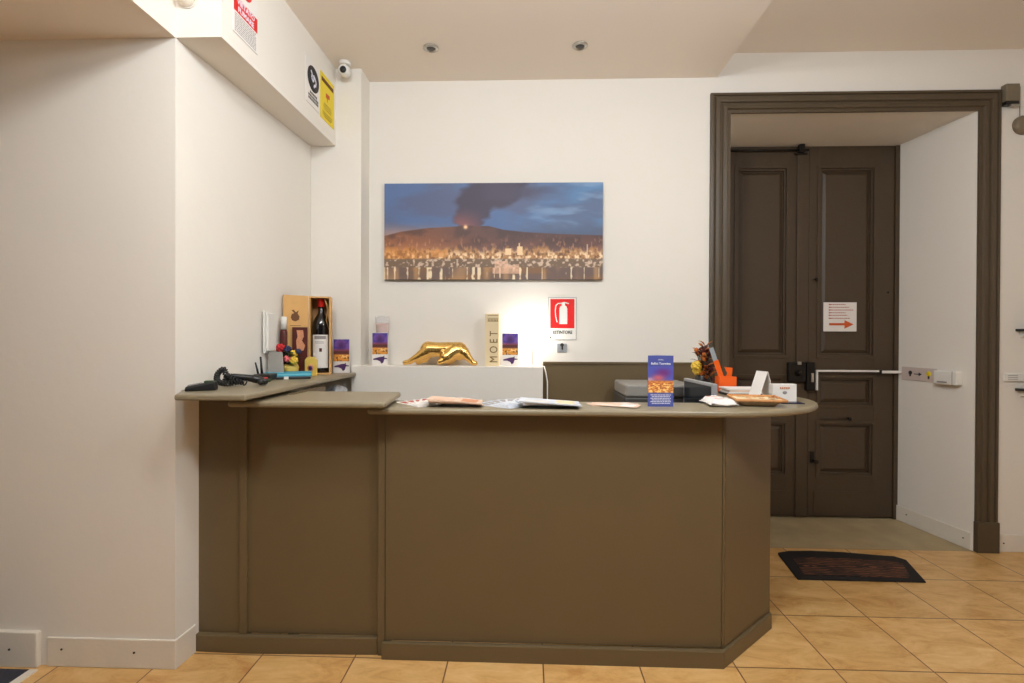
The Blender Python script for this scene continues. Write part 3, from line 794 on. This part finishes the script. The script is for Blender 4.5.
# tent card, card holder, booklet
t=thing('tent_card','white folded tent card standing on the counter behind the wicker tray','tent card',(1.175,2.50,1.12),math.radians(12))
t.scale=(.82,.75,.94)
def slab_between(mb,a,b_,d,th):
    a=Vector(a);b_=Vector(b_);d=Vector(d); n=(b_-a).cross(d).normalized()*th
    vs=[a,b_,b_+d,a+d,a+n,b_+n,b_+d+n,a+d+n]; mb.add(vs,[(0,1,2,3),(7,6,5,4),(0,4,5,1),(1,5,6,2),(2,6,7,3),(3,7,4,0)])
m=MB(); slab_between(m,(-.062,-.05,.001),(0,-.05,.152),(0,.11,0),.002); m.build('left_flap','paper',t)
m=MB(); slab_between(m,(0,-.05,.152),(.05,-.05,.001),(0,.11,0),.002); m.build('right_flap','paper',t)
t=thing('card_holder','white boxy card holder with a small grey emblem, on the rounded end of the counter','card holder',(1.245,2.44,1.12),math.radians(2))
MB().box(-.058,.058,-.015,.02,0,.086).build('box','paper',t,bevel=.0015)
MB().ball((0,-.016,.045),.011,12,8,(1,.12,.75)).build('emblem','greyink',t)
m=MB(); 
for k in range(5): m.box(-.024+k*.01,-.017+k*.01,-.0165,-.015,.062,.072)
m.build('lettering','tan',t)
t=tag(MB().box(-.052,.052,-.03,.03,0,.005).build('booklet','bluebook',None,(1.245,2.372,1.12),(0,0,math.radians(-3)),bevel=.001),'thin navy booklet lying before the white card holder','booklet')

# ------------------------------------------------------------------ items on the white ledge
def photo_card(label,loc,rz=0):
    t=thing('photo_card',label,'card',loc,rz)
    m=MB(); m.box(-.054,.054,0,.004,0,.22); m.prism([(.03,.0),(.06,.0),(.03,.12)],-.002,.002,R=Matrix(((0,0,1),(1,0,0),(0,1,0)))); m.build('card','paper',t)
    picture('sunset_print',purplesky,.104,.143,26,34,t,(-.052,-.0008,.075))
    s=[(-.046,.045),(-.02,.052),(.0,.057),(.022,.06),(.030,.066),(.030,.052),(.05,.048),(.05,.043),(.03,.042),(.022,.018),(.01,.012),(-.0,.028),(-.02,.036),(-.046,.036)]
    MB().prism(s,.0008,.0014,R=Matrix.Rotation(PI/2,3,'X')).build('purple_emblem','purple',t)
    return t
photo_card('sunset photo card with purple emblem standing right of the wine box',(-1.212,3.16,1.195))
photo_card('sunset photo card with purple emblem on the ledge, before the pink candle glass',(-.998,3.29,1.238))
photo_card('sunset photo card with purple emblem on the ledge, beside the cream champagne box',(-.119,3.29,1.238))

t=thing('candle_glass','clear glass with pink candle wax at the left end of the white ledge','glass',(-1.0,3.352,1.238))
MB().lathe([(.03,0),(.034,.004),(.038,.15),(.05,.335),(.048,.335),(.036,.15),(.032,.01),(.001,.01)],seg=24).build('glass','glass',t)
MB().lathe([(.0355,.20),(.041,.27),(.04,.285),(.001,.283)],seg=20).build('candle','pinkglass',t)

# golden figurine: one continuous body
t=thing('animal_figurine','shiny gold animal figurine striding on the white ledge','figurine',(-.593,3.31,1.238))
def b_(px,py,dy=0): return ((px-440)*.00674,dy,(364.6-py)*.00674)
m=MB()
m.ball(b_(427.5,349.5),.056,14,10,(1,.8,1)); m.ball(b_(459,350.5),.060,14,10,(1,.75,1)); m.ball(b_(447,356,-.045),.046,14,10,(1,.9,.95))
capsule(m,b_(428,348.5),b_(438,348.5),.056,.050); capsule(m,b_(438,348.5),b_(449,348.5),.050,.052); capsule(m,b_(449,348.5),b_(459,349),.052,.056)
capsule(m,b_(426,351,-.012),b_(418,356,-.022),.044,.027); capsule(m,b_(418,356,-.022),b_(411,360,-.022),.027,.020); capsule(m,b_(411,360.5,-.022),b_(405,361.8,-.022),.019,.016)
capsule(m,b_(428,352,.018),b_(424,358,.022),.038,.027); capsule(m,b_(424,358,.022),b_(417,361.2,.022),.024,.019)
capsule(m,b_(464,351,-.012),b_(469,357,-.018),.038,.025); capsule(m,b_(469,357,-.018),b_(473,361,-.018),.024,.019); capsule(m,b_(473,361.6,-.02),b_(476,361.8,-.022),.018,.016)
capsule(m,b_(456,352,.018),b_(452,358,.02),.034,.025); capsule(m,b_(452,358,.02),b_(448,361.3,.02),.023,.019)
capsule(m,b_(457,349,-.02),b_(450,354,-.035),.045,.044); capsule(m,b_(445,358.5,-.06),b_(441.5,360.3,-.068),.026,.021)
m.ball(b_(452,349,-.055),.015,8,6); m.ball(b_(443.5,350.5,-.065),.014,8,6)
capsule(m,b_(424,350,.0),b_(416,356,.034),.014,.011)
body=remesh(m.build('body','gold',t),.0045,3)
MB().ball(b_(449.5,354.5,-.084),.005,8,6).build('eye','black',t); MB().ball(b_(444,355.5,-.086),.005,8,6).build('eye','black',t)

t=thing('champagne_box','tall cream champagne carton with dark vertical lettering on the white ledge','box',(-.241,3.335,1.238))
MB().box(-.047,.047,-.045,.045,0,.35).build('carton','cream',t,bevel=.002)
text('lettering','MOET',.076,'goldprint',t,(.014,-.0462,.128),rot=(PI/2,-PI/2,0),sx=.80,space=1.55)
m=MB()
for z in (.298,.318,.338): m.box(-.03,.042,-.0462,-.045,z,z+.003)
for k in range(7): m.box(-.028+k*.01,-.022+k*.01,-.0462,-.045,.303,.313)
m.build('printed_bands','goldprint',t)

t=thing('table_lamp','small lit white lamp on a slim post at the right end of the white ledge','lamp',(.03,3.31,1.238))
MB().box(-.06,.06,-.04,.04,0,.006).build('base','white',t,bevel=.002)
MB().tube([(0,0,.006),(0,0,.20)],.005,10).build('post','white',t)
MB().ball((0,0,.235),.040,20,14).build('globe','glow',t)
tag(MB().tube([(.10,3.30,1.236),(.108,3.25,1.238),(.118,3.22,1.20),(.128,3.21,1.14),(.128,3.21,1.0),(.125,3.22,.80)],.004,8).build('lamp_cable','white'),'thin white cable hanging down at the right end of the white ledge','cable')

# ------------------------------------------------------------------ back wall picture and sign
t=thing('canvas_picture','wide canvas photo of a smoking volcano above a lit harbour town at dusk','picture',(-.998,YB,1.828))
MB().box(0,1.506,-.03,0,0,.664).build('canvas','canvas',t)
picture('photo_print',etna,1.506,.664,330,146,t,(0,-.0305,0))

t=thing('extinguisher_sign','red and white fire extinguisher sign with black thin border on the back wall','sign',(.2365,YB,1.412))
MB().box(-.0985,.0985,-.004,0,0,.30).build('plate','white',t)
m=MB()
for q in ((-.097,-.095,.003,.297),(.095,.097,.003,.297)): m.box(q[0],q[1],-.0046,-.004,q[2],q[3])
m.box(-.095,.095,-.0046,-.004,.003,.005); m.box(-.095,.095,-.0046,-.004,.295,.297); m.box(-.085,-.076,-.0046,-.004,.012,.026)
m.build('border','ink',t)
MB().box(-.083,.083,-.0048,-.004,.083,.285).build('red_field','red',t)
RX=Matrix.Rotation(PI/2,3,'X')
m=MB(); EX=Matrix.Rotation(PI/2,3,'X')
m.prism([(-.02,.088),(.034,.088),(.034,.195),(.028,.21),(.014,.219),(.0,.219),(-.014,.21),(-.02,.195)],.0048,.0058,R=RX)
m.prism([(-.004,.219),(.018,.219),(.018,.232),(.045,.226),(.045,.233),(.014,.241),(-.006,.236)],.0048,.0058,R=RX)
pts=[(-.004,.232),(-.03,.23),(-.045,.215),(-.049,.18),(-.046,.14),(-.036,.10)]
for i in range(len(pts)-1):
    a,bq=Vector(pts[i]),Vector(pts[i+1]); n=Vector((-(bq-a).y,(bq-a).x)).normalized()*.0032
    m.prism([tuple(a-n),tuple(bq-n),tuple(bq+n),tuple(a+n)],.0048,.0058,R=RX)
m.build('extinguisher_symbol','white',t,(0,0,.024))
text('lettering','ESTINTORE',.031,'ink',t,(.002,-.0045,.054),sx=.84,bold=.0008)
t=thing('wall_bracket','small grey metal hook bracket on the wall just under the extinguisher sign','bracket',(.235,YB,1.328))
MB().box(-.033,.033,-.006,0,0,.062).build('plate','silver',t,bevel=.003)
m=MB(); m.tube([(0,-.006,.05),(0,-.03,.045),(0,-.034,.03),(0,-.03,.022)],.006); m.lathe([(.012,0),(.012,.01)],c=(0,-.006,.052),R=RX); m.build('hook','dark',t)

# ------------------------------------------------------------------ items on the left counter top
ZT=1.195
t=thing('card_terminal','black card payment terminal at the front left corner of the highest counter top','payment terminal',(-1.392,2.055,ZT),math.radians(25))
t.scale=(.78,.9,1.1)
m=MB(); 
vs=[(-.075,-.036,0),(.075,-.036,0),(.075,.036,0),(-.075,.036,0),(-.07,-.032,.018),(.07,-.032,.036),(.07,.032,.036),(-.07,.032,.018)]
m.add(vs,[(0,3,2,1),(4,5,6,7),(0,1,5,4),(1,2,6,5),(2,3,7,6),(3,0,4,7)]); m.build('body','black',t,bevel=.007,seg=3)
ks=MB()
for i in range(4):
    for j in range(3):
        x=-.055+i*.016; y=-.02+j*.02; z=.018+(x+.07)/.14*.018; ks.box(x-.005,x+.005,y-.007,y+.007,z,z+.003)
ks.build('keys','greyink',t); MB().box(.015,.058,-.024,.024,.030,.0365).build('display','leafgreen',t)

t=thing('handheld_scanner','black handheld scanner with a coiled cable lying on the highest counter top','scanner',(-1.318,2.27,ZT),math.radians(20))
m=MB(); capsule(m,(-.055,0,.045),(.03,0,.032),.014,.018); capsule(m,(.03,0,.032),(.075,-.005,.020),.020,.017); capsule(m,(.06,-.02,.018),(.07,.02,.018),.015,.015)
remesh(m.build('body','black',t),.003,3)
MB().box(.055,.085,-.012,.012,.030,.0385).build('red_button','redwax',t,bevel=.003)
MB().box(.086,.099,-.013,.013,.016,.030).build('green_window','leafgreen',t,bevel=.002)
pts=[]
ctrl=[(-.055,0,.045),(-.085,.0,.05),(-.10,.01,.078),(-.125,.02,.06),(-.125,.0,.03),(-.10,-.02,.016),(-.06,-.03,.016),(-.03,-.01,.022),(-.05,.015,.018),(-.09,.01,.02),(-.085,.01,.045),(-.05,-.02,.03),(.0,-.03,.014)]
def cr(P,t):
    n=len(P)-1; i=min(int(t*n),n-1); f=t*n-i
    p0,p1,p2,p3=[Vector(P[max(0,min(n,i+k))]) for k in (-1,0,1,2)]
    return .5*((2*p1)+(p2-p0)*f+(2*p0-5*p1+4*p2-p3)*f*f+(3*p1-p0-3*p2+p3)*f**3)
N_=620
for i in range(N_+1):
    u=i/N_; p=cr(ctrl,u); d=(cr(ctrl,min(1,u+.01))-cr(ctrl,max(0,u-.01))).normalized(); s=d.cross(Vector((0,1,.3))).normalized(); q=d.cross(s); a=2*PI*u*46
    pts.append(p+(s*math.cos(a)+q*math.sin(a))*.0105)
MB().tube(pts,.0036,6).build('coiled_cable','black',t)

t=thing('router','small black router with two upright antennas against the left wall','router',(-1.395,2.57,ZT),math.radians(8))
MB().box(-.045,.045,-.05,.05,0,.035).build('body','black',t,bevel=.006)
m=MB(); m.tube([(-.035,0,.03),(-.05,0,.095)],[.006,.004],8); m.build('antenna','black',t)
m=MB(); m.tube([(-.02,.01,.03),(-.028,.01,.125)],[.007,.005],8); m.build('antenna','black',t)

t=thing('tablet','grey tablet leaning against the left wall behind the turquoise notebook','tablet',(-1.402,2.68,ZT))
Rt=Matrix.Rotation(math.radians(-24),3,'X')
m=MB(); m.prism([(-.042,0),(.055,0),(.025,.15),(-.05,.155)],-.004,.004,R=Matrix.Rotation(PI/2-math.radians(14),3,'X')); m.build('panel','printer',t,bevel=.002)

t=thing('intercom_handset','white intercom handset mounted on the left wall above the router','intercom',(-1.4640,2.745,1.335),0)
m=MB(); m.prism([(-.075,0),(.075,0),(.075,.2),(.05,.235),(-.075,.235)],0,.008,R=Matrix(((0,0,1),(1,0,0),(0,1,0)))); m.build('back_plate','white',t,bevel=.003)
m=MB(); m.prism([(-.06,.01),(.03,.01),(.035,.1),(.03,.19),(.0,.225),(-.06,.225)],.008,.022,R=Matrix(((0,0,1),(1,0,0),(0,1,0)))); m.build('handset','white',t,bevel=.006,seg=3)

t=thing('phone','dark mobile phone with a white end lying under the turquoise notebook','phone',(-1.31,2.68,ZT),math.radians(26))
MB().box(-.09,.10,-.045,.045,0,.013).build('body','black',t,bevel=.003)
MB().box(-.035,-.012,-.050,-.045,.001,.016).build('white_tab','white',t)
t=thing('notebook','turquoise notebook lying in front of the flowers on the highest counter top','notebook',(-1.342,2.72,ZT+.0135),math.radians(24))
t.scale=(1.04,.8,1)
MB().box(-.115,.115,-.07,.07,0,.005).build('cover','turq',t); MB().box(-.11,.113,-.068,.068,.005,.016).build('pages','turq_dark',t); MB().box(-.115,.115,-.07,.07,.016,.021).build('cover','turq',t,bevel=.001)

t=thing('slim_bottle','slim brown bottle with white cap left of the open wooden box','bottle',(-1.432,2.84,ZT))
MB().lathe([(.017,0),(.02,.005),(.02,.26),(.016,.275)],seg=18).build('body','brownbox',t); MB().lathe([(.017,.275),(.017,.345),(.014,.35),(.001,.35)],seg=18).build('cap','white',t)

t=thing('flower_arrangement','small arrangement of red, pink and blue flowers on the highest counter top','flowers',(-1.378,2.815,ZT))
MB().lathe([(.028,0),(.04,.02),(.045,.055),(.038,.075),(.001,.07)],seg=18).build('pot','yellowbag',t)
st=MB()
fl=[('petal_red',(-.055,-.01,.165),.03),('petal_red',(-.04,-.04,.098),.028),('petal_pink',(.0,-.04,.105),.022),('petal_blue',(-.012,-.01,.158),.024),('petal_blue',(.055,-.02,.148),.018),('petal_yellow',(.028,-.02,.135),.024),('petal_yellow',(.035,-.035,.095),.026)]
by={}
for mm,c,r in fl:
    q=MB(); petals(q,c,r); q.build({'petal_red':'red_flower','petal_pink':'pink_flower','petal_blue':'blue_flower','petal_yellow':'yellow_flower'}[mm],mm,t); st.tube([(0,0,.05),(c[0]*.6,c[1]*.6,c[2]*.6+.02),c],.002,6)
st.build('stems','leafgreen',t)
q=MB()
for k in range(46):
    a=random.uniform(0,2*PI); leafblade(q,(random.uniform(-.035,.035),random.uniform(-.035,.02),random.uniform(.06,.14)),(math.cos(a),math.sin(a)-.3,random.uniform(0,.8)),.05,.012)
q.build('leaves','leafgreen',t)

# wooden wine box with open lid
t=thing('wine_box','open pale wooden wine box with the lid swung left, holding a bottle','wine box',(-1.280,2.985,ZT),math.radians(18))
m=MB(); m.box(-.064,-.054,0,.13,0,.482); m.box(.054,.064,0,.13,0,.482); m.box(-.054,.054,0,.13,.472,.482); m.box(-.054,.054,0,.13,0,.01)
m.build('case','wood',t,bevel=.001); MB().box(-.054,.054,.122,.13,.01,.472).build('back_board','wood_shaded',t)
la=math.atan2(-.09,-.112)
Rl=Matrix.Translation((-.064,0,0)).to_3x3()
lid=bpy.data.objects.new('lid_tmp',None); bpy.data.objects.remove(lid)
m=MB(); m.box(0,.142,-.005,.005,0,.482); m.box(0,.142,-.008,-.005,.468,.482)
lid=m.build('lid','wood',t,(-.066,-.004,0),(0,0,math.atan2(-.09,-.108)-math.radians(18)),bevel=.001)
# burnt fruit emblem on the lid (lid faces the viewer on its +y side locally)
sh=[(.0,.0),(.018,.006),(.026,.024),(.02,.044),(.006,.05),(.022,.066),(.01,.07),(-.002,.055),(-.02,.066),(-.012,.048),(-.024,.03),(-.02,.01)]
m=MB(); m.prism([(x+.075,z+.325) for x,z in sh],-.0062,-.005,R=Matrix.Rotation(PI/2,3,'X')); m.box(.045,.105,.005,.0062,.298,.301); m.build('burnt_emblem','burn',lid)
m=MB(); m.tube([(.03,-.0,.46),(.045,.02,.40),(.035,.02,.34),(.05,.03,.28)],.002,6); m.tube([(.025,.02,.465),(.05,.02,.42),(.047,.02,.33)],.0015,6); m.build('raffia','wood',t)

t=thing('wine_bottle','large dark wine bottle with red capsule and white label, standing in the wooden box','wine bottle',(-1.296,3.043,ZT+.011),math.radians(16))
MB().lathe([(.044,0),(.051,.006),(.052,.02),(.052,.285),(.048,.315),(.034,.345),(.021,.368),(.0175,.385),(.0165,.425)],seg=32).build('glass','wineglass',t)
MB().lathe([(.0185,.408),(.0205,.412),(.021,.446),(.0235,.448),(.0235,.456),(.018,.460),(.001,.460)],seg=24).build('capsule','redwax',t)
def lab(u,v): a=math.radians(-90-58+116*u); return (.0526*math.cos(a),.0526*math.sin(a),.03+.205*v)
lb=MB().grid(lab,16,6).build('label','paper',t)
def patch(a0,a1,z0,z1):
    return lambda u,v:(.0529*math.cos(math.radians(a0+(a1-a0)*u)),.0529*math.sin(math.radians(a0+(a1-a0)*u)),z0+(z1-z0)*v)
MB().grid(patch(-130,-52,.208,.228),10,2).build('heading_band','greyink',lb)
MB().grid(patch(-95,-78,.13,.152),4,2).build('crest','brownbox',lb)
q=MB()
for z in (.19,.182): q.grid(patch(-125,-65,z,z+.003),10,1)
q.build('text_lines','greyink',lb)

t=thing('chocolate_box','dark red carton with a tan figure print leaning before the wine box lid','box',(-1.362,2.895,ZT),math.radians(20))
MB().box(-.042,.042,0,.018,0,.29).build('carton','brownbox',t,bevel=.001)
m=MB(); m.prism([(-.016,.15),(.02,.15),(.03,.18),(.012,.21),(.022,.235),(.018,.272),(-.018,.272),(-.012,.235),(-.02,.21)],0,.0012,R=Matrix.Rotation(PI/2,3,'X')); m.build('figure_print','tan',t)
t=thing('yellow_packet','yellow wrapped packet with a round pinkish seal, before the wine bottle','packet',(-1.293,2.895,ZT),math.radians(5))
t.scale=(.74,.8,.94)
m=MB(); m.prism([(-.046,0),(.046,0),(.048,.1),(.03,.12),(-.03,.118),(-.048,.1)],-.012,.012,R=Matrix.Rotation(PI/2,3,'X')); m.build('wrapper','yellowbag',t,bevel=.004)
m=MB(); m.lathe([(.024,0),(.024,.0015),(.001,.0015)],c=(0,-.012,.05),R=Matrix.Rotation(PI/2,3,'X')); sl=m.build('seal','tan',t)
MB().lathe([(.014,0),(.014,.0012),(.001,.0012)],c=(0,-.0136,.05),R=Matrix.Rotation(PI/2,3,'X')).build('seal_print','purple',sl)

# items on the shelf gap below the left top
t=thing('plastic_bag','grey crumpled bag tucked below the rear end of the highest counter top','bag',(-1.165,2.95,1.02))
m=MB()
def crum(u,v):
    a=2*PI*u; q=PI*v; rr=.055+.010*math.sin(5*a+3*q)*math.sin(q)+.007*math.sin(9*a-4*q)*math.sin(q)
    return (rr*math.sin(q)*math.cos(a),rr*math.sin(q)*math.sin(a)*1.5,.06-.055*math.cos(q)+.008*math.sin(4*a)*math.sin(q))
m.grid(crum,28,14); m.build('bag_body','silver',t)
MB().box(-.08,.08,-.2,.2,-.03,.0).build('shelf_board','olive_lit',ctr,(-1.165,2.95-2.165,1.02))

# ------------------------------------------------------------------ high beam signs, cameras, spots
def beamx(y): return -1.3076+(y-2.056)/(3.242-2.056)*.0216
def beam_sign(name,label,y,z):
    o=thing(name,label,'sign',(beamx(y)+.0005,y,z)); o.rotation_euler=(0,0,PI/2-math.atan2(.0216,1.186)); return o   # local x runs away along the beam, local -y faces the room
t=beam_sign('no_smoking_sign','red and white prohibition sign high on the white beam, near the top edge','sign',) if False else beam_sign('no_smoking_sign','red and white prohibition sign high on the white beam, partly cut by the picture top',2.132,2.775)
MB().box(0,.19,-.003,0,0,.30).build('plate','paper',t)
MB().box(.004,.186,-.0036,-.003,.098,.165).build('red_band','red',t)
text('lettering','VIETATO\nFUMARE',.034,'whiteink',t,(.095,-.004,.132),sx=.98,bold=.0006)
m=MB()
for k in range(40):
    a0=2*PI*k/40; a1=2*PI*(k+1)/40
    m.prism([(.095+.048*math.cos(a0),.243+.048*math.sin(a0)),(.095+.048*math.cos(a1),.243+.048*math.sin(a1)),(.095+.036*math.cos(a1),.243+.036*math.sin(a1)),(.095+.036*math.cos(a0),.243+.036*math.sin(a0))],.003,.0036,R=RX)
m.box(-.042,.042,-.0036,-.003,-.005,.005) if False else None
q=Matrix.Rotation(math.radians(45),3,'Y')
m.prism([(.066,.27),(.072,.276),(.124,.216),(.118,.21)],.003,.0036,R=RX)
m.build('prohibition_ring','red',t)
MB().box(.004,.03,-.0036,-.003,.165,.29).build('red_side','red',t)
q=MB()
for k in range(9):
    z=.088-k*.0095; x=.012
    while x<.17: l=random.uniform(.008,.02); q.box(x,min(x+l,.175),-.0034,-.003,z-.0022,z+.0022); x+=l+.004
q.build('text_lines','greyink',t)

t=beam_sign('disc_sign','white sign with a black disc on the beam, left of the yellow sign',2.815,2.80)
MB().box(0,.178,-.003,0,0,.27).build('plate','paper',t)
ds=MB().lathe([(.075,0),(.075,.001),(.001,.001)],c=(.092,-.003,.165),R=RX,seg=36).build('black_disc','ink',t)
m=MB()
pts=[(.06,.205),(.075,.19),(.07,.165),(.088,.15),(.098,.165),(.094,.19),(.112,.178),(.128,.162),(.12,.135),(.106,.138),(.1,.12)]
for i in range(len(pts)-1):
    a,bq=Vector(pts[i]),Vector(pts[i+1]); n=Vector((-(bq-a).y,(bq-a).x)).normalized()*.006
    m.prism([tuple(a-n),tuple(bq-n),tuple(bq+n),tuple(a+n)],.004,.0048,R=RX)
m.build('white_symbol','whiteink',ds)
q=MB()
for z,x0,x1 in ((.074,.05,.13),(.054,.03,.15),(.036,.03,.15)):
    x=x0
    while x<x1: q.box(x,x+.014,-.0036,-.003,z-.007,z+.007); x+=.019
q.build('text_lines','ink',t)

t=beam_sign('surveillance_sign','yellow sign with a dark heading on the white beam, near the camera dome',3.008,2.792)
MB().box(0,.20,-.003,0,0,.285).build('plate','yellow',t)
MB().box(.012,.188,-.0036,-.003,.232,.258).build('heading_band','burn',t)
m=MB(); m.prism([(.075,.15),(.13,.16),(.13,.185),(.075,.18)],.003,.0036,R=RX); m.box(.092,.1,-.0036,-.003,.13,.155); m.build('camera_symbol','orangeink',t)
q=MB()
for z,x0,x1 in ((.105,.05,.15),(.09,.04,.16),(.074,.045,.155),(.05,.03,.17),(.036,.03,.17),(.024,.05,.15)):
    x=x0
    while x<x1: l=random.uniform(.006,.016); q.box(x,min(x+l,x1),-.0036,-.003,z-.0028,z+.0028); x+=l+.004
q.build('text_lines','burn',t)

t=thing('security_camera','white dome security camera in the corner under the ceiling, above the yellow sign','security camera',(-1.195,3.165,3.2115))
MB().lathe([(.036,0),(.036,-.014),(.03,-.02)],seg=24).build('mount','white',t)
hd=MB(); Rh=Matrix.Rotation(math.radians(100),3,'X')@Matrix.Rotation(0,3,'X'); hd.lathe([(.026,-.03),(.036,-.02),(.038,.0),(.036,.026),(.026,.04),(.022,.041)],c=(0,-.0,-.058),R=Rh,seg=24); hd.build('housing','white',t)
MB().lathe([(.021,.0415),(.021,.043),(.012,.047),(.001,.048)],c=(0.004,-.002,-.062),R=Rh,seg=20).build('lens','black',t)
t=thing('smoke_detector','pale grey device on the near end of the beam, cut off by the picture top','detector',(-1.452,2.056,2.858))
t.scale=(.68,.68,.68)
MB().lathe([(.05,0),(.05,.03),(.042,.055),(.02,.066),(.001,.068)],R=RX,seg=28).build('housing','skirting',t)
MB().lathe([(.056,0),(.056,.008)],R=RX,seg=28).build('mount','white',t)
for k,(x,lab) in enumerate(((-.604,'chrome recessed ceiling spotlight, nearer the camera dome'),(.31,'chrome recessed ceiling spotlight, nearer the door'))):
    t=thing('ceiling_spotlight',lab,'spotlight',(x,3.02,ZC),group='recessed spotlights over the counter')
    MB().lathe([(.028,-.001),(.046,-.001),(.047,-.006),(.040,-.011),(.031,-.012),(.029,-.004)],seg=28).build('ring','chrome',t)
    MB().lathe([(.029,-.0015),(.027,-.005),(.012,-.009),(.001,-.010)],seg=24).build('bulb','printer_dark',t)
